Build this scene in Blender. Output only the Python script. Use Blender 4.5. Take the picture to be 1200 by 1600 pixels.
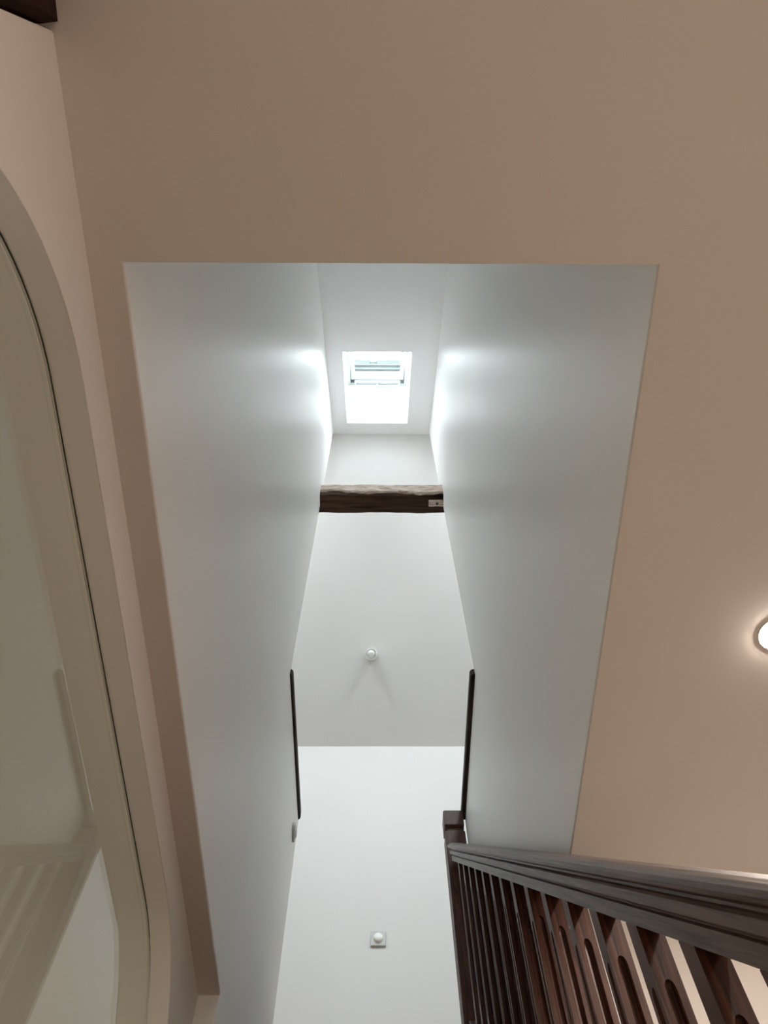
import bpy, bmesh, math, random
from mathutils import Vector, Matrix, noise

# ------------------------------------------------------------------ scene
for o in list(bpy.data.objects):
    bpy.data.objects.remove(o, do_unlink=True)
S = bpy.context.scene
C = S.collection
random.seed(7)

# camera (image taken as 1200 x 1600, focal length in pixels)
F_PX, PITCH, ROLL, YAW = 1172.187, 1.1443432, -0.0125787, -0.0166993
cd = bpy.data.cameras.new('camera')
cam = bpy.data.objects.new('camera', cd)
C.objects.link(cam)
cd.sensor_fit = 'VERTICAL'
cd.sensor_height = 32.0
cd.lens = F_PX / 1600 * 32.0
cd.clip_start = 0.02
cp, sp = math.cos(PITCH), math.sin(PITCH)
Fv, Uv, Xv = Vector((0, cp, sp)), Vector((0, -sp, cp)), Vector((1, 0, 0))
X2 = Xv * math.cos(ROLL) + Uv * math.sin(ROLL)
U2 = Uv * math.cos(ROLL) - Xv * math.sin(ROLL)
RZ = Matrix.Rotation(YAW, 3, 'Z')
X2, U2, F2 = RZ @ X2, RZ @ U2, RZ @ Fv
cam.matrix_world = Matrix(((X2.x, U2.x, -F2.x, 0), (X2.y, U2.y, -F2.y, 0),
                           (X2.z, U2.z, -F2.z, 0), (0, 0, 0, 1)))
S.camera = cam

# world: bright overcast sky
SKY_COL, SKY_STR = (0.88, 0.95, 1.0), 21.5
LAMP_COL, LAMP_STR = (1.0, 0.87, 0.765), 1100.0
W = bpy.data.worlds.new('overcast_sky')
S.world = W
W.use_nodes = True
bg = W.node_tree.nodes['Background']
bg.inputs['Color'].default_value = (*SKY_COL, 1)
bg.inputs['Strength'].default_value = SKY_STR

# sampling portals just outside the roof windows (they steer sky sampling and add no light)
for px, py_, pw, ph in ((-0.0165, 1.693, 0.90, 1.50), (-1.29, 1.35, 1.10, 2.50), (1.29, 1.35, 1.10, 2.50)):
    pl = bpy.data.lights.new('roof_window_portal', 'AREA')
    pl.shape = 'RECTANGLE'
    pl.size, pl.size_y = pw, ph
    pl.cycles.is_portal = True
    portal = bpy.data.objects.new('roof_window_portal', pl)
    C.objects.link(portal)
    portal.location = (px, py_ - 0.78 * 0.6270, 6.662 + 0.805 * (py_ - 2.228) + 0.78 * 0.7790)
    portal.rotation_euler = (math.atan(0.805), 0, 0)

S.view_settings.view_transform = 'Standard'
S.view_settings.look = 'None'
S.view_settings.gamma = 1.0
S.view_settings.use_curve_mapping = False
S.view_settings.exposure = 0.0
S.cycles.use_denoising = True
S.cycles.use_adaptive_sampling = True
S.cycles.adaptive_threshold = 0.05
S.cycles.max_bounces = 10
S.cycles.diffuse_bounces = 9
S.cycles.glossy_bounces = 3
S.cycles.caustics_reflective = False
S.cycles.caustics_refractive = False
S.cycles.transparent_max_bounces = 16
S.cycles.sample_clamp_indirect = 40.0

# ------------------------------------------------------------------ key measures (metres, camera at the origin)
H = 1.30                       # hall ceiling
XL, XR = -0.424, 0.464         # inner faces of the two stairwell walls
XW = -0.481                    # hall side of the left wall
Y0 = 0.139                     # near edge of the ceiling opening
YE = 2.20                      # end of the tall walls
YLOW, ZLOW = 3.15, 2.955       # low walls beyond them
RY, RZZ, SL = 2.228, 6.662, 0.805   # ridge and roof pitch
ANG = math.atan(SL)
FZ, HF = 1.78, -1.30           # attic floor, hall floor
YF = 4.395                     # far attic wall
WT = 0.070                     # thickness of the left wall
AX = 2.0                       # half width of the attic
def roof(y):
    return RZZ - SL * abs(y - RY)

# ------------------------------------------------------------------ materials
def mat(name):
    m = bpy.data.materials.new(name)
    m.use_nodes = True
    nt = m.node_tree
    return m, nt, nt.nodes['Principled BSDF']

def coords(nt, scale):
    tc = nt.nodes.new('ShaderNodeTexCoord')
    mp = nt.nodes.new('ShaderNodeMapping')
    mp.inputs['Scale'].default_value = scale
    nt.links.new(tc.outputs['Object'], mp.inputs['Vector'])
    return mp

def paint(name, col, rough, spec, stretch, strength, dist=0.002, var=0.03, nscale=1.0):
    m, nt, b = mat(name)
    mp = coords(nt, stretch)
    n = nt.nodes.new('ShaderNodeTexNoise')
    n.inputs['Scale'].default_value = nscale
    n.inputs['Detail'].default_value = 2
    nt.links.new(mp.outputs[0], n.inputs['Vector'])
    bp = nt.nodes.new('ShaderNodeBump')
    bp.inputs['Strength'].default_value = strength
    bp.inputs['Distance'].default_value = dist
    nt.links.new(n.outputs['Fac'], bp.inputs['Height'])
    nt.links.new(bp.outputs[0], b.inputs['Normal'])
    mp2 = coords(nt, (1.3, 1.3, 0.7))
    n2 = nt.nodes.new('ShaderNodeTexNoise')
    n2.inputs['Scale'].default_value = 1.5
    n2.inputs['Detail'].default_value = 1
    nt.links.new(mp2.outputs[0], n2.inputs['Vector'])
    r = nt.nodes.new('ShaderNodeValToRGB')
    r.color_ramp.elements[0].color = (*[c * (1 - var) for c in col], 1)
    r.color_ramp.elements[1].color = (*[min(1, c * (1 + var)) for c in col], 1)
    nt.links.new(n2.outputs['Fac'], r.inputs[0])
    nt.links.new(r.outputs[0], b.inputs['Base Color'])
    b.inputs['Roughness'].default_value = rough
    b.inputs['Specular IOR Level'].default_value = spec
    return m

M_HALL = paint('matt_warm_white_paint', (0.79, 0.75, 0.71), 0.75, 0.2, (60, 60, 60), 0.12, 0.001)
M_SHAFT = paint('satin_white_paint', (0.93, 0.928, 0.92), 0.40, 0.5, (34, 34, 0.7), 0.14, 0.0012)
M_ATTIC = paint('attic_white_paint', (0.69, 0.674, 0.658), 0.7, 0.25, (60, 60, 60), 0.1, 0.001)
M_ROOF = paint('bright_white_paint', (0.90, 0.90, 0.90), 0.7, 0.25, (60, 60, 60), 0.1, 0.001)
M_SIDE = paint('side_room_paint', (0.84, 0.83, 0.80), 0.8, 0.2, (50, 50, 50), 0.1, 0.001)
M_WIN = paint('white_window_enamel', (0.46, 0.48, 0.48), 0.45, 0.4, (20, 20, 20), 0.03, 0.0005)
M_PLASTIC = paint('white_plastic', (0.85, 0.85, 0.83), 0.3, 0.5, (20, 20, 20), 0.02, 0.0005)
M_METAL = paint('satin_grey_metal', (0.50, 0.50, 0.49), 0.35, 0.6, (20, 20, 20), 0.03, 0.0005)
M_BOX = paint('grey_green_metal', (0.026, 0.037, 0.035), 0.6, 0.15, (8, 40, 40), 0.1, 0.001, 0.15)
M_BOX2 = paint('pale_green_metal', (0.055, 0.070, 0.066), 0.6, 0.15, (8, 40, 40), 0.1, 0.001, 0.15)
M_GASKET = paint('dark_green_silicone', (0.03, 0.04, 0.02), 0.6, 0.3, (30, 30, 30), 0.1)
M_FLOOR = paint('pale_stone_floor', (0.56, 0.50, 0.43), 0.6, 0.3, (5, 5, 5), 0.1)

def wood(name, dark, light, rough, spec, stretch, bump=0.25, coat=0.0):
    m, nt, b = mat(name)
    mp = coords(nt, stretch)
    n = nt.nodes.new('ShaderNodeTexNoise')
    n.inputs['Scale'].default_value = 1.0
    n.inputs['Detail'].default_value = 6
    n.inputs['Distortion'].default_value = 0.8
    nt.links.new(mp.outputs[0], n.inputs['Vector'])
    r = nt.nodes.new('ShaderNodeValToRGB')
    r.color_ramp.elements[0].position = 0.32
    r.color_ramp.elements[0].color = (*dark, 1)
    r.color_ramp.elements[1].position = 0.68
    r.color_ramp.elements[1].color = (*light, 1)
    nt.links.new(n.outputs['Fac'], r.inputs[0])
    nt.links.new(r.outputs[0], b.inputs['Base Color'])
    bp = nt.nodes.new('ShaderNodeBump')
    bp.inputs['Strength'].default_value = bump
    bp.inputs['Distance'].default_value = 0.002
    nt.links.new(n.outputs['Fac'], bp.inputs['Height'])
    nt.links.new(bp.outputs[0], b.inputs['Normal'])
    b.inputs['Roughness'].default_value = rough
    b.inputs['Specular IOR Level'].default_value = spec
    return m

M_RAIL = wood('dark_oak_rail', (0.026, 0.014, 0.010), (0.125, 0.078, 0.058), 0.42, 0.55, (140, 5, 140), 0.5)
M_BAL = wood('dark_oak_baluster', (0.022, 0.006, 0.003), (0.105, 0.033, 0.014), 0.46, 0.38, (120, 120, 6), 0.2)
M_TREAD = wood('dark_oak_tread', (0.06, 0.025, 0.012), (0.12, 0.055, 0.03), 0.45, 0.4, (4, 60, 60), 0.2)
M_OAK = wood('pale_oak_boards', (0.36, 0.26, 0.17), (0.52, 0.40, 0.28), 0.5, 0.3, (5, 40, 40), 0.1)
M_OLD = wood('old_dark_timber', (0.022, 0.010, 0.005), (0.085, 0.045, 0.025), 0.8, 0.2, (3, 40, 40), 0.8)
M_POST = wood('old_dark_post', (0.018, 0.007, 0.004), (0.060, 0.026, 0.014), 0.8, 0.2, (40, 40, 4), 0.8)
M_WORN_LIT = wood('limed_skylit_timber', (0.34, 0.22, 0.16), (0.78, 0.68, 0.61), 0.85, 0.2, (12, 50, 50), 0.8)  # liming and wear, with skylight painted into the paler tone
M_CAP = wood('dark_timber_cap', (0.016, 0.007, 0.004), (0.05, 0.024, 0.013), 0.6, 0.3, (60, 5, 60), 0.3)

def glass(name, tint):
    m, nt, b = mat(name)
    nt.nodes.remove(b)
    out = nt.nodes['Material Output']
    lw = nt.nodes.new('ShaderNodeLayerWeight')
    lw.inputs['Blend'].default_value = 0.5
    p = nt.nodes.new('ShaderNodeMath'); p.operation = 'POWER'; p.inputs[1].default_value = 5
    nt.links.new(lw.outputs['Facing'], p.inputs[0])
    ma = nt.nodes.new('ShaderNodeMath'); ma.operation = 'MULTIPLY_ADD'
    ma.inputs[1].default_value = 0.96; ma.inputs[2].default_value = 0.05
    nt.links.new(p.outputs[0], ma.inputs[0])
    t = nt.nodes.new('ShaderNodeBsdfTransparent'); t.inputs[0].default_value = (*tint, 1)
    g = nt.nodes.new('ShaderNodeBsdfGlossy'); g.inputs['Roughness'].default_value = 0.0
    mx = nt.nodes.new('ShaderNodeMixShader')
    nt.links.new(ma.outputs[0], mx.inputs[0])
    nt.links.new(t.outputs[0], mx.inputs[1])
    nt.links.new(g.outputs[0], mx.inputs[2])
    nt.links.new(mx.outputs[0], out.inputs['Surface'])
    return m
M_GLASS = glass('clear_pane_glass', (0.95, 0.97, 0.95))
M_RGLASS = glass('roof_pane_glass', (0.97, 0.985, 0.98))

def emit(name, col, s):
    m, nt, b = mat(name)
    b.inputs['Base Color'].default_value = (0.85, 0.83, 0.8, 1)
    b.inputs['Roughness'].default_value = 0.4
    b.inputs['Emission Color'].default_value = (*col, 1)
    b.inputs['Emission Strength'].default_value = s
    return m
M_HALL_FILL = emit('hall_fill_lamp', LAMP_COL, LAMP_STR)  # unseen hall lamps, added for fill light
M_SIDE_FILL = emit('side_room_fill_lamp', LAMP_COL, LAMP_STR * 1.25)  # unseen lamp added to brighten the room behind the glass
M_SOFT = emit('soft_opal_lamp', LAMP_COL, LAMP_STR * 0.75)

# ------------------------------------------------------------------ builders
def finish(name, bm, m, parent=None, bevel=0.0, seg=2, smooth=False, loc=None):
    bmesh.ops.recalc_face_normals(bm, faces=bm.faces[:])
    me = bpy.data.meshes.new(name)
    bm.to_mesh(me)
    bm.free()
    me.materials.append(m)
    o = bpy.data.objects.new(name, me)
    C.objects.link(o)
    if parent:
        o.parent = parent
    if loc:
        o.location = loc
    if bevel:
        md = o.modifiers.new('soft_edge', 'BEVEL')
        md.width = bevel
        md.segments = seg
        md.limit_method = 'ANGLE'
        md.angle_limit = math.radians(40)
    if smooth:
        for p in me.polygons:
            p.use_smooth = True
    return o

def add_box(bm, x0, x1, y0, y1, z0, z1):
    v = [bm.verts.new(p) for p in ((x0, y0, z0), (x1, y0, z0), (x1, y1, z0), (x0, y1, z0),
                                   (x0, y0, z1), (x1, y0, z1), (x1, y1, z1), (x0, y1, z1))]
    for f in ((3, 2, 1, 0), (4, 5, 6, 7), (0, 1, 5, 4), (1, 2, 6, 5), (2, 3, 7, 6), (3, 0, 4, 7)):
        bm.faces.new([v[i] for i in f])
    return v

def box(name, m, x0, x1, y0, y1, z0, z1, parent=None, bevel=0.0, seg=2):
    bm = bmesh.new()
    add_box(bm, x0, x1, y0, y1, z0, z1)
    return finish(name, bm, m, parent, bevel, seg)

def plate(outer, holes, fn, d0, d1):
    """solid plate: 2-D outline with holes, fn(a, b, d) -> point, between depths d0 and d1"""
    bm = bmesh.new()
    for d in (d0, d1):
        edges = []
        for loop in [outer] + holes:
            vs = [bm.verts.new(fn(a, b, d)) for a, b in loop]
            edges += [bm.edges.new((vs[i], vs[(i + 1) % len(vs)])) for i in range(len(vs))]
        bmesh.ops.triangle_fill(bm, use_beauty=True, use_dissolve=True, edges=edges)
    for loop in [outer] + holes:
        a = [bm.verts.new(fn(p, q_, d0)) for p, q_ in loop]
        b = [bm.verts.new(fn(p, q_, d1)) for p, q_ in loop]
        n = len(loop)
        for i in range(n):
            bm.faces.new((a[i], a[(i + 1) % n], b[(i + 1) % n], b[i]))
    bmesh.ops.remove_doubles(bm, verts=bm.verts[:], dist=1e-5)
    return bm

def lathe(bm, prof, seg=32, M=None):
    """prof: (radius, height) about local Z"""
    rings = []
    for r, z in prof:
        if r < 1e-6:
            rings.append([bm.verts.new((0, 0, z))])
        else:
            rings.append([bm.verts.new((r * math.cos(2 * math.pi * i / seg), r * math.sin(2 * math.pi * i / seg), z)) for i in range(seg)])
    for a, b in zip(rings, rings[1:]):
        for i in range(seg):
            j = (i + 1) % seg
            if len(a) == 1 and len(b) > 1:
                bm.faces.new((a[0], b[i], b[j]))
            elif len(b) == 1 and len(a) > 1:
                bm.faces.new((a[i], b[0], a[j]))
            elif len(a) > 1:
                bm.faces.new((a[i], b[i], b[j], a[j]))
    if M:
        bmesh.ops.transform(bm, matrix=M, verts=bm.verts[:])

def round_rect(a0, a1, b0, b1, r, n=14):
    out = []
    for ca, cb, st in ((a1 - r, b1 - r, 0), (a0 + r, b1 - r, 90), (a0 + r, b0 + r, 180), (a1 - r, b0 + r, 270)):
        for i in range(n + 1):
            t = math.radians(st + 90 * i / n)
            out.append((ca + r * math.cos(t), cb + r * math.sin(t)))
    return out

def struct(o, label=None):
    o['kind'] = 'structure'
    if label:
        o['label'] = label
    return o

def tag(o, label, cat, group=None):
    o['label'] = label
    o['category'] = cat
    if group:
        o['group'] = group
    return o

def empty(name, loc=(0, 0, 0)):
    o = bpy.data.objects.new(name, None)
    o.empty_display_size = 0.1
    o.location = loc
    C.objects.link(o)
    return o

def xyp(a, b, d): return (a, b, d)       # plan outline, depth = z
def yzp(a, b, d): return (d, a, b)       # side outline, depth = x
CO, SI = math.cos(ANG), math.sin(ANG)
def rfp(a, s, n): return (a, RY + s * CO - n * SI, RZZ + s * SI + n * CO)        # near roof slope
def rff(a, s, n): return (a, RY - s * CO + n * SI, RZZ + s * SI + n * CO)        # far roof slope

# ------------------------------------------------------------------ structure: hall
bm = plate([(XW - WT, -3), (2.6, -3), (2.6, 1.65), (XR, 1.65), (XR, Y0), (XL, Y0), (XL, 2.018), (XW - WT, 2.018)], [], xyp, H, H + .007)
struct(finish('ceiling', bm, M_HALL, bevel=.002, seg=2), 'warm white hall ceiling cut open for the stairwell')

NICHE = round_rect(-.085, 1.90, -.60, 1.202, .40, 18)        # hall face of the opening
NICHE2 = round_rect(-.085, 1.965, -.60, 1.222, .41, 18)      # at the pane: the reveal is splayed
GD = .064                                                    # depth of the pane
outer = [(-3, HF), (2.018, HF), (2.018, H), (-.186, H), (-.186, HF + .1), (-.350, HF + .1), (-.350, H), (-3, H)]
bm = bmesh.new()
for x, hole in ((XW, NICHE), (XW - WT, NICHE2)):
    ed = []
    for loop in (outer, hole):
        vs = [bm.verts.new((x, a, b)) for a, b in loop]
        ed += [bm.edges.new((vs[k], vs[(k + 1) % len(vs)])) for k in range(len(vs))]
    bmesh.ops.triangle_fill(bm, use_beauty=True, use_dissolve=True, edges=ed)
for rows in (((XW, outer), (XW - WT, outer)), ((XW, NICHE), (XW - GD, NICHE2), (XW - WT, NICHE2))):
    rings = [[bm.verts.new((x, a, b)) for a, b in lp] for x, lp in rows]
    for r0, r1 in zip(rings, rings[1:]):
        for k in range(len(r0)):
            bm.faces.new((r0[k], r0[(k + 1) % len(r0)], r1[(k + 1) % len(r0)], r1[k]))
bmesh.ops.remove_doubles(bm, verts=bm.verts[:], dist=1e-5)
struct(finish('wall_left', bm, M_HALL, bevel=.003, seg=2), 'warm white wall with a round-cornered glazed opening')

bm = plate([(.04, H + .007), (2.018, H + .007), (2.018, HF), (YLOW, HF), (YLOW, ZLOW), (YE, ZLOW), (YE, roof(YE)), (.04, roof(.04))], [], yzp, XL - .10, XL)
struct(finish('wall_stairwell_left', bm, M_SHAFT, bevel=.004, seg=3), 'tall satin white stairwell wall with a low end')
bm = plate([(.04, H + .007), (1.65, H + .007), (1.65, HF), (YLOW, HF), (YLOW, ZLOW), (YE, ZLOW), (YE, roof(YE)), (.04, roof(.04))], [], yzp, XR, XR + .10)
struct(finish('wall_stairwell_right', bm, M_SHAFT, bevel=.004, seg=3), 'tall satin white stairwell wall above the balustrade')
bm = plate([(.04, H + .007), (Y0, H + .007), (Y0, roof(Y0)), (.04, roof(.04))], [], yzp, XL, XR)
struct(finish('wall_stairwell_near', bm, M_SHAFT))
struct(box('wall_back', M_HALL, XR + .10, 2.6, 1.65, 1.75, HF, H + .02))
struct(box('wall_right', M_HALL, 2.6, 2.7, -3, 1.75, HF, H + .02))
struct(box('wall_front', M_HALL, XW - WT, 2.7, -3.1, -3, HF, H + .02))
struct(box('wall_under_landing', M_HALL, XL - .1, XR + .1, YLOW, YLOW + .1, HF, FZ - .2))
struct(box('floor', M_FLOOR, -2.7, 2.7, -3.1, 3.3, HF - .1, HF))

# room behind the glazed opening
struct(box('wall_side_room_far', M_SIDE, -2.7, -2.6, -1.3, 2.5, HF, H + .1))
struct(box('wall_side_room_near', M_SIDE, -2.6, XW - WT, -1.4, -1.3, HF, H + .1))
struct(box('wall_side_room_back', M_SIDE, -2.6, XL - .10, 2.4, 2.5, HF, H + .1))
struct(box('ceiling_side_room', M_SIDE, -2.6, XW - WT, -1.3, 2.4, H, H + .02))

# ------------------------------------------------------------------ structure: attic
SKX0, SKX1 = -.290, .257
SKS0, SKS1 = (1.30 - RY) / CO, (2.086 - RY) / CO
TUN = 0.42
bm = plate([(-AX, (-.3 - RY) / CO), (AX, (-.3 - RY) / CO), (AX, 0), (-AX, 0)],
           [[(SKX0, SKS0), (SKX1, SKS0), (SKX1, SKS1), (SKX0, SKS1)]] +
           [[(x - .38, (.60 - RY) / CO), (x + .38, (.60 - RY) / CO), (x + .38, (2.10 - RY) / CO), (x - .38, (2.10 - RY) / CO)] for x in (-1.29, 1.29)], rfp, 0, TUN)  # outer pair of holes added to let in fill daylight
struct(finish('ceiling_slope_near', bm, M_ROOF), 'white sloping attic ceiling pierced by the roof window')
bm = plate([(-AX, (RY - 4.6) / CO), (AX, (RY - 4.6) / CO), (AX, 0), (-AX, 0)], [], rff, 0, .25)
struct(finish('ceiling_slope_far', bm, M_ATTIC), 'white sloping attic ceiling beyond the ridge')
bm = plate([(RY, RZZ + .002), (RY - .42 * SI, RZZ + .42 * CO), (RY, RZZ + .42 / CO), (RY + .25 * SI, RZZ + .25 * CO)], [], yzp, -AX, AX)
struct(finish('ceiling_ridge', bm, M_ATTIC))
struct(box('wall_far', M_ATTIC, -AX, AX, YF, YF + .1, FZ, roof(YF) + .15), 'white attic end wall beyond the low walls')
AY0 = -.25
gable = [(AY0, FZ), (YF, FZ), (YF, roof(YF)), (RY, RZZ), (AY0, roof(AY0))]
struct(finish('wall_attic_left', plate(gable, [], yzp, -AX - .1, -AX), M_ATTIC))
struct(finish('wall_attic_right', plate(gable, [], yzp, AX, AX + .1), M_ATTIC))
struct(box('wall_attic_near', M_ATTIC, -AX, AX, AY0 - .1, AY0, FZ - .2, roof(AY0)))
bm = plate([(-AX, AY0), (AX, AY0), (AX, YF), (-AX, YF)],
           [[(XL - .10, .04), (XR + .10, .04), (XR + .10, YLOW), (XR, YLOW), (XR, 3.00), (XL, 3.00), (XL, YLOW), (XL - .10, YLOW)]], xyp, FZ - .17, FZ)
struct(finish('floor_attic', bm, M_OAK))

# ------------------------------------------------------------------ glazed opening in the left wall
w1 = struct(empty('window_1', (XW - GD, .9, -.6)), 'round-cornered fixed glass pane beside the stairs')
def inset(r):
    return round_rect(-.085 + r, 1.965 - r, -.60 + r, 1.222 - r, .41 - r, 18)
bm = plate([(a - .9, b + .6) for a, b in inset(.002)], [], yzp, -.003, .003)
o = finish('glass_pane', bm, M_GLASS, w1)
bm = plate([(a - .9, b + .6) for a, b in inset(.0003)], [[(a - .9, b + .6) for a, b in inset(.0024)]], yzp, .003, .0048)
o = finish('gasket', bm, M_GASKET, w1)

# ------------------------------------------------------------------ roof window
w2 = struct(empty('window_2', (0, 0, 0)), 'white pivoting roof window at the end of a deep reveal')
def ring(name, m, a0, a1, s0, s1, wa, ws0, ws1, n0, n1, parent, bevel=.004):
    bm = plate([(a0, s0), (a1, s0), (a1, s1), (a0, s1)], [[(a0 + wa, s0 + ws0), (a1 - wa, s0 + ws0), (a1 - wa, s1 - ws1), (a0 + wa, s1 - ws1)]], rfp, n0, n1)
    return finish(name, bm, m, parent, bevel)
def rbox(name, m, a0, a1, s0, s1, n0, n1, parent, bevel=.003):
    bm = plate([(a0, s0), (a1, s0), (a1, s1), (a0, s1)], [], rfp, n0, n1)
    return finish(name, bm, m, parent, bevel)
ring('outer_frame', M_WIN, SKX0 - .02, SKX1 + .02, SKS0 - .02, SKS1 + .02, .045, .05, .045, TUN, TUN + .09, w2)
sash = ring('sash', M_WIN, SKX0 + .030, SKX1 - .030, SKS0 + .03, SKS1 - .065, .035, .06, .052, TUN + .012, TUN + .075, w2)
rbox('glass_pane', M_RGLASS, SKX0 + .055, SKX1 - .055, SKS0 + .07, SKS1 - .11, TUN + .045, TUN + .062, sash, 0)
vb = rbox('ventilation_flap', M_WIN, SKX0 + .06, SKX1 - .06, SKS1 - .070, SKS1 - .022, TUN - .012, TUN + .02, w2, .008)
rbox('grip_bar', M_WIN, SKX0 + .065, SKX1 - .065, SKS1 - .040, SKS1 - .024, TUN - .034, TUN - .022, vb, .005)
for a in (SKX0 + .068, (SKX0 + SKX1) / 2 - .008, SKX1 - .084):
    rbox('bracket', M_WIN, a, a + .016, SKS1 - .046, SKS1 - .022, TUN - .030, TUN - .010, vb, .003)
for k_, x in ((3, -1.29), (4, 1.29)):  # added side roof windows, out of view, to fill the attic with daylight
    fill_wn = struct(empty('window_%d' % k_))
    ring('outer_frame', M_WIN, x - .40, x + .40, (.58 - RY) / CO, (2.12 - RY) / CO, .06, .06, .06, TUN, TUN + .09, fill_wn)
    rbox('glass_pane', M_RGLASS, x - .37, x + .37, (.62 - RY) / CO, (2.08 - RY) / CO, TUN + .045, TUN + .062, fill_wn, 0)
# shutter box outside, above the pane
sb = rbox('shutter_box', M_BOX, SKX0 + .02, SKX1 - .02, SKS1 - .112, SKS1 + .03, TUN + .09, TUN + .215, w2, .006)
rbox('guide_rail', M_BOX2, SKX0 + .05, SKX1 - .05, SKS1 - .127, SKS1 - .112, TUN + .135, TUN + .152, sb, .003)
rbox('lower_rail', M_BOX2, SKX0 + .05, SKX1 - .05, SKS1 - .124, SKS1 - .112, TUN + .092, TUN + .108, sb, .003)
rbox('latch', M_BOX2, -.09, -.02 , SKS1 - .124, SKS1 - .112, TUN + .172, TUN + .195, sb, .004)

# ------------------------------------------------------------------ old timbers
def rough_beam(name, m, x0, x1, y0, y1, z0, z1, axis, amp, n=26, k=5, parent=None, seed=0.0, scale=6.0):
    """box split into rings along an axis, every vertex pushed by noise"""
    bm = bmesh.new()
    lo, hi = (x0, y0, z0), (x1, y1, z1)
    o1, o2 = [i for i in range(3) if i != axis]
    rings = []
    for i in range(n + 1):
        t = lo[axis] + (hi[axis] - lo[axis]) * i / n
        ring_ = []
        per = [(j / k, 0) for j in range(k)] + [(1, j / k) for j in range(k)] + [(1 - j / k, 1) for j in range(k)] + [(0, 1 - j / k) for j in range(k)]
        for a, b in per:
            p = [0, 0, 0]
            p[axis] = t
            # slightly softened arrises
            ca, cb = a - .5, b - .5
            f = 1 - .05 * (abs(ca) * 2) ** 6 * (abs(cb) * 2) ** 6
            p[o1] = lo[o1] + (hi[o1] - lo[o1]) * (.5 + ca * f)
            p[o2] = lo[o2] + (hi[o2] - lo[o2]) * (.5 + cb * f)
            q = Vector(p) * scale + Vector((seed, seed * 1.7, -seed))
            d1, d2 = noise.noise(q), noise.noise(q + Vector((31, 7, 12)))
            p[o1] += amp * d1 * (1.6 if b in (0, 1) or True else 1)
            p[o2] += amp * d2
            ring_.append(bm.verts.new(p))
        rings.append(ring_)
    m_ = len(rings[0])
    for r0, r1 in zip(rings, rings[1:]):
        for j in range(m_):
            bm.faces.new((r0[j], r0[(j + 1) % m_], r1[(j + 1) % m_], r1[j]))
    bm.faces.new(rings[0][::-1])
    bm.faces.new(rings[-1])
    return finish(name, bm, m, parent)

BY0, BY1, BZ0, BZ1 = 2.115, 2.262, 4.95, 5.10
tb = empty('timber_beam', (0, 0, 0))
tag(tb, 'old dark timber beam crossing the stairwell below the roof window', 'beam')
rough_beam('beam_body', M_OLD, XL - .03, XR + .03, BY0, BY1, BZ0, BZ1, 0, .006, 40, 6, tb, 1.3, 7)
# limed, worn upper edge, painted paler still for skylight on that side
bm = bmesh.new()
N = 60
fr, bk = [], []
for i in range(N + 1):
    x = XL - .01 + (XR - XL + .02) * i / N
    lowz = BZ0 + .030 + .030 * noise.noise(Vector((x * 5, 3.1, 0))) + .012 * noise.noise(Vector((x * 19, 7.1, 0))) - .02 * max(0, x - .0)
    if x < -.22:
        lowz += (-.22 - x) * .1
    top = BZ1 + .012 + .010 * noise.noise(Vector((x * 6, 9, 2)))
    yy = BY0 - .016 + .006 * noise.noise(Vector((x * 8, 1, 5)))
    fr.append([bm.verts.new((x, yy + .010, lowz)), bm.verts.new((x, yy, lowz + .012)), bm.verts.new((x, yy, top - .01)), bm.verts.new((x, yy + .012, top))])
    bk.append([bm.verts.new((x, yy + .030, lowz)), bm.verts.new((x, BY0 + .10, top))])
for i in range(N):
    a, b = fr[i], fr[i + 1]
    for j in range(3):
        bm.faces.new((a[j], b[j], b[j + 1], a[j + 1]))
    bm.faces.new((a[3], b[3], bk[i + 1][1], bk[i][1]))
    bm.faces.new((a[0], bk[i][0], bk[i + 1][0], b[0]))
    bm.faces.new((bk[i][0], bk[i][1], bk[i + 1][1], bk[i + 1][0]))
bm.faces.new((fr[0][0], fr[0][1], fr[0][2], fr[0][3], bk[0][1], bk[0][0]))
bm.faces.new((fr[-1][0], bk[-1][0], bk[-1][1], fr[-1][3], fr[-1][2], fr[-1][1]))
finish('worn_lit_edge', bm, M_WORN_LIT, tb)['label'] = 'pale limed upper edge with skylight painted in'
pt = rough_beam('repair_patch', M_WORN_LIT, XR - .105, XR + .005, BY0 + .038, BY0 + .082, BZ0 - .016, BZ0 + .02, 0, .003, 8, 3, tb, 4.4, 20)
pt['label'] = 'pale patch at the beam end'
bm = bmesh.new()
lathe(bm, [(0, -.004), (.010, -.004), (.010, .006), (0, .006)], 12, Matrix.Translation((XR - .045, BY0 + .058, BZ0 - .018)))
finish('nail_head', bm, M_GASKET, pt)
for i, (x, y) in enumerate(((-.20, .05), (-.12, .04), (-.06, .07), (.02, .055), (.10, .09), (.22, .10), (.265, .1))):
    bm = bmesh.new()
    lathe(bm, [(0, -.003), (.006, -.002), (.007, .012), (0, .012)], 10, Matrix.Translation((x, BY0 + y, BZ0 - .006)))
    finish('peg_stub', bm, M_CAP, tb)

po = rough_beam('timber_post', M_POST, XW - .10, XW + .008, -.340, -.196, HF + .11, H, 2, .006, 60, 4, None, 8.2, 7)
tag(po, 'rough dark timber post set in the wall at the top corner', 'post')

# timber caps on the low walls
for side, x0, x1, who in ((-1, XL - .115, XL + .013, 'dark timber cap on the low wall above the round switch'),
                          (1, XR - .022, XR + .115, 'dark timber cap on the low wall behind the newel post')):
    xs = (x0, x1)
    bm = plate(round_rect(x0, x1, YE - .004, YLOW - .006, .02, 5), [], xyp, ZLOW, ZLOW + .045)
    tag(finish('timber_ledge', bm, M_CAP, None, .006, 3), who, 'ledge')

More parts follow.
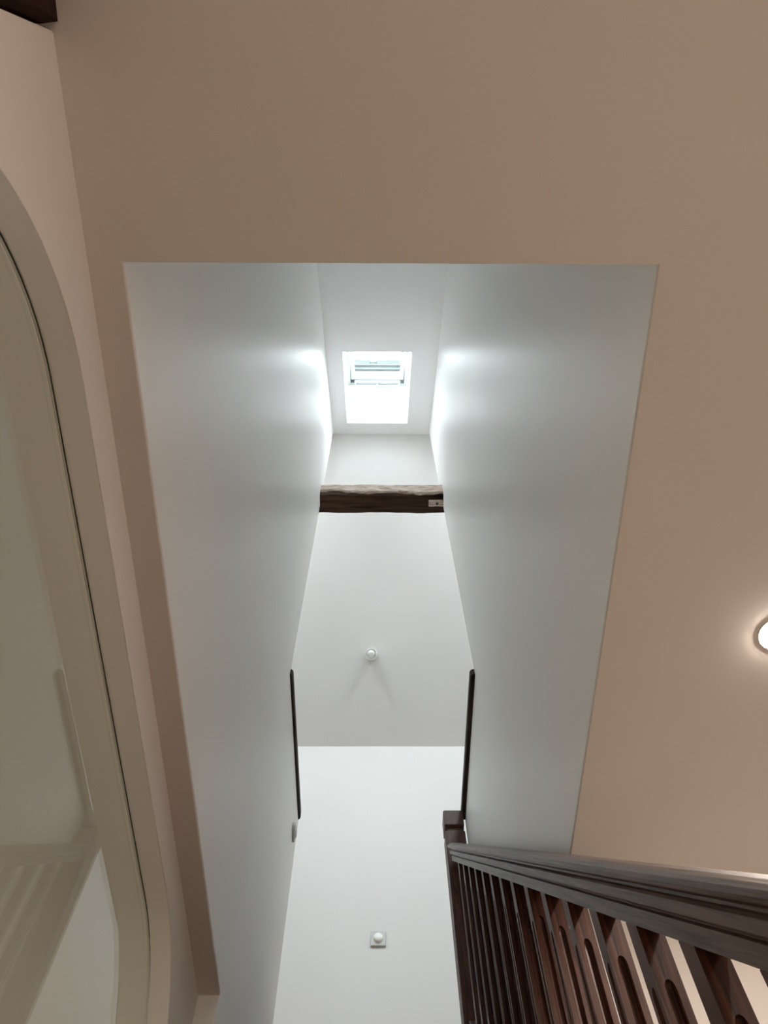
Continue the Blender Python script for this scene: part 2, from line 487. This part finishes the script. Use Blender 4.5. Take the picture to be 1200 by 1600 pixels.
# ------------------------------------------------------------------ staircase
st = empty('floor_stairs', (0, 0, HF))
struct(st, 'straight dark wooden stair flight climbing between the walls to the attic')
NST = 15
RISE = (FZ - HF) / NST
RUN = RISE / .91
tm = rm_ = None
for i in range(NST):
    z = FZ - RISE * (NST - 1 - i) - RISE * 0
    y = 3.00 - RUN * (NST - 1 - i)
    if i < NST - 1 or True:
        if i < NST - 1:
            if tm is None:
                bm = bmesh.new(); add_box(bm, XL + .002, .348, -.025, RUN + .01, -.035, 0)
                o = finish('tread', bm, M_TREAD, st, .006); tm = o.data
            else:
                o = bpy.data.objects.new('tread', tm); C.objects.link(o); o.parent = st
                md = o.modifiers.new('soft_edge', 'BEVEL'); md.width = .006; md.segments = 2
            o.location = (0, y, z - HF)
        if rm_ is None:
            bm = bmesh.new(); add_box(bm, XL + .002, .348, 0, .018, -RISE, -.035)
            o = finish('riser', bm, M_TREAD, st); rm_ = o.data
        else:
            o = bpy.data.objects.new('riser', rm_); C.objects.link(o); o.parent = st
        o.location = (0, y, z - HF)
TAN = .910
def noz(y): return TAN * (y - 3.00) + FZ
bm = plate([(-.30, noz(-.30) - .22 - HF), (2.98, noz(2.98) - .30 - HF), (2.98, noz(2.98) + .06 - HF), (-.30, noz(-.30) + .06 - HF)], [], yzp, .352, .406)
finish('string', bm, M_BAL, st, .004)
bm = plate([(-.30, noz(-.30) - .22 - HF), (2.00, noz(2.00) - .30 - HF), (2.00, noz(2.00) + .06 - HF), (-.30, noz(-.30) + .06 - HF)], [], yzp, XW + .003, XL)
finish('string', bm, M_BAL, st, .004)

# ------------------------------------------------------------------ balustrade
ba = empty('stair_balustrade', (.38, 1.3, noz(1.3)))
tag(ba, 'dark stained oak stair balustrade with fluted balusters and newel post', 'balustrade')
BO = Vector(ba.location)
D = Vector((0, .7395, .6730)).normalized()
Nn = Vector((0, -D.z, D.y))
def railpt(x, n, t): return Vector((x, 0, 0)) + Nn * n + D * t - BO
# handrail in three moulded layers, each swept along the pitch
prof = [(.301, -.0975), (.301, -.0790), (.305, -.0770), (.305, -.0755), (.2965, -.0740), (.2940, -.0715), (.2935, -.0600), (.2960, -.0575),
        (.3000, -.0560), (.3000, -.0525), (.2900, -.0510), (.2850, -.0480), (.2835, -.0435), (.2860, -.0385), (.2920, -.0345), (.3010, -.0318), (.3180, -.0305),
        (.3350, -.0318), (.3440, -.0345), (.3500, -.0385), (.3525, -.0435), (.3510, -.0480), (.3460, -.0510), (.3360, -.0525), (.3360, -.0560), (.3400, -.0575),
        (.3425, -.0600), (.3420, -.0715), (.3395, -.0740), (.3310, -.0755), (.3310, -.0770), (.3350, -.0790), (.3350, -.0975)]
T0, T1 = -.62, 4.04
bm = bmesh.new()
prof = [(x * 1.2, n * 1.2) for x, n in prof]
a = [bm.verts.new((x, T0, n)) for x, n in prof]
b = [bm.verts.new((x, T1, n)) for x, n in prof]
for i in range(len(prof)):
    j = (i + 1) % len(prof)
    bm.faces.new((a[i], a[j], b[j], b[i]))
bm.faces.new(a); bm.faces.new(b[::-1])
hr = finish('handrail', bm, M_RAIL, ba)
hr.location = -BO
hr.rotation_euler = (math.atan2(D.z, D.y), 0, 0)
hr['label'] = 'moulded handrail with two grooves'

def fluted(bm, w, z0, z1, f0, f1, fw, fd):
    """square bar with a stopped flute on every face"""
    zs = [z0, f0, f0 + fw * .15, f0 + fw * .5, f0 + fw, f1 - fw, f1 - fw * .5, f1 - fw * .15, f1, z1]
    fs = [0, 0, .55, .87, 1, 1, .87, .55, 0, 0]
    prof_ = lambda s: [(-w / 2, 0), (-fw / 2 * s, 0), (-fw * .32 * s, fd * .8 * s), (0, fd * s), (fw * .32 * s, fd * .8 * s), (fw / 2 * s, 0)]
    rings = []
    for z, s in zip(zs, fs):
        s = max(s, .04)
        rr = []
        for k in range(4):
            c_, s_ = math.cos(k * math.pi / 2), math.sin(k * math.pi / 2)
            for u, d in prof_(s):
                x, y = u, -w / 2 + (d if s > .05 else 0)
                rr.append(bm.verts.new((x * c_ - y * s_, x * s_ + y * c_, z)))
        rings.append(rr)
    m_ = len(rings[0])
    for r0, r1 in zip(rings, rings[1:]):
        for j in range(m_):
            bm.faces.new((r0[j], r0[(j + 1) % m_], r1[(j + 1) % m_], r1[j]))
    bm.faces.new(rings[0][::-1]); bm.faces.new(rings[-1])

bm = bmesh.new()
fluted(bm, .036, -.72, .008, -.60, -.100, .0155, .0095)
bal = None
for k in range(-6, 14):
    y = .828 + .1554 * k
    zb = TAN * y - .1524
    if bal is None:
        o = finish('baluster', bm, M_BAL, ba); bal = o.data
    else:
        o = bpy.data.objects.new('baluster', bal); C.objects.link(o); o.parent = ba
    o.location = Vector((.3816, y, zb)) - BO

# newel post with necked cap
NX, NY, NW = .395, 3.127, .0516
nw = bmesh.new()
rings = []
for w_, z in ((NW, 1.62), (NW, 2.822), (NW - .004, 2.827), (NW - .014, 2.832), (NW - .014, 2.854), (NW - .005, 2.858)):
    rings.append([nw.verts.new(Vector((NX + sx * w_, NY + sy * w_, z)) - BO) for sx, sy in ((-1, -1), (1, -1), (1, 1), (-1, 1))])
for r0, r1 in zip(rings, rings[1:]):
    for j in range(4):
        nw.faces.new((r0[j], r0[(j + 1) % 4], r1[(j + 1) % 4], r1[j]))
nw.faces.new(rings[0][::-1]); nw.faces.new(rings[-1])
newel = finish('newel_post', nw, M_BAL, ba, .003)
nc = bmesh.new()
rings = []
for w_, z in ((NW - .007, 2.856), (NW, 2.863), (NW, 2.954), (NW - .007, 2.964), (NW - .024, 2.971)):
    rings.append([nc.verts.new(Vector((NX + sx * w_, NY + sy * w_, z)) - BO) for sx, sy in ((-1, -1), (1, -1), (1, 1), (-1, 1))])
for r0, r1 in zip(rings, rings[1:]):
    for j in range(4):
        nc.faces.new((r0[j], r0[(j + 1) % 4], r1[(j + 1) % 4], r1[j]))
nc.faces.new(rings[0][::-1]); nc.faces.new(rings[-1])
finish('cap_block', nc, M_BAL, newel, .003)

# ------------------------------------------------------------------ small fittings
# spot on the far slope, standing square to it
nrm = Vector((.008, -.585, -.811)).normalized()
base = Vector((-.063, 3.801, roof(3.801)))
rot = Vector((0, 0, 1)).rotation_difference(nrm).to_matrix().to_4x4()
sp_ = empty('ceiling_spot', base)
tag(sp_, 'small round white spot light standing off the far sloping ceiling', 'light')
bm = bmesh.new(); lathe(bm, [(0, 0), (.050, 0), (.053, .004), (.053, .020), (.050, .024), (.046, .022), (.044, .008), (0, .008)], 32, rot)
finish('base_plate', bm, M_PLASTIC, sp_, smooth=True)
bm = bmesh.new(); lathe(bm, [(.0, .006), (.027, .006), (.029, .012), (.030, .215), (.028, .220), (0, .220)], 28, rot)
finish('spot_body', bm, M_PLASTIC, sp_)
bm = bmesh.new(); lathe(bm, [(.0275 * math.cos(t), .219 + .016 * math.sin(t)) for t in [math.radians(a_) for a_ in range(0, 90, 11)]] + [(0, .235)], 28, rot)
finish('lens', bm, M_PLASTIC, sp_, smooth=True)

# square plate with a round knob on the far wall
wc = empty('wall_control', (.003, YF, 3.18))
tag(wc, 'square white wall plate with a round knob on the far attic wall', 'switch')
bm = bmesh.new(); add_box(bm, -.048, .048, -.014, 0, -.050, .050)
finish('plate', bm, M_METAL, wc, .004, 3)
bm = bmesh.new()
ry = Matrix.Rotation(math.radians(90), 4, 'X')
lathe(bm, [(0, .012), (.033, .012), (.033, .015), (.029, .018), (.028, .026), (.024, .030), (0, .031)], 32, ry)
finish('knob', bm, M_PLASTIC, wc, smooth=True)

# round switch on the left low wall
ws = empty('wall_switch', (XL, 3.00, 2.745))
tag(ws, 'round white double-rim switch near the end of the left stairwell wall', 'switch')
rx = Matrix.Rotation(math.radians(90), 4, 'Y')
bm = bmesh.new(); lathe(bm, [(0, 0), (.046, 0), (.047, .004), (.045, .010), (.034, .012), (.033, .009), (0, .009)], 36, rx)
finish('rim', bm, M_METAL, ws, smooth=True)
bm = bmesh.new(); lathe(bm, [(0, .006), (.026, .006), (.026, .016), (.022, .019), (0, .020)], 32, rx)
finish('button', bm, M_PLASTIC, ws, smooth=True)

# one seen ceiling lamp, others unseen added fill: shallow opal domes in thin rims
lamps = [((.822, .864, H), 'glowing round opal ceiling lamp at the right edge of the picture'),
         ((1.25, -1.1, H), 'added unseen hall fill lamp behind the viewer, nearer the stairwell'),
         ((1.9, -.2, H), 'added unseen hall fill lamp nearest the right hand wall'),
         ((-1.6, .7, H), 'added unseen fill lamp in the room behind the glass')]
for (x, y, z), lab in lamps:
    lp = empty('ceiling_lamp', (x, y, z))
    tag(lp, lab, 'lamp', 'round opal ceiling lamps')
    bm = bmesh.new(); lathe(bm, [(.034, 0), (.0405, 0), (.0403, -.0010), (.0395, -.0014), (.038, -.0014), (.034, 0)], 36)
    finish('rim', bm, M_PLASTIC, lp, smooth=True)
    bm = bmesh.new(); lathe(bm, [(.037, -.0002)] + [(.037 * math.cos(t), -.0004 - .0042 * math.sin(t)) for t in [math.radians(a_) for a_ in range(0, 90, 10)]] + [(0, -.0046)], 36)
    finish('dome', bm, M_SIDE_FILL if x < 0 else M_SOFT if y > .5 else M_HALL_FILL, lp, smooth=True)
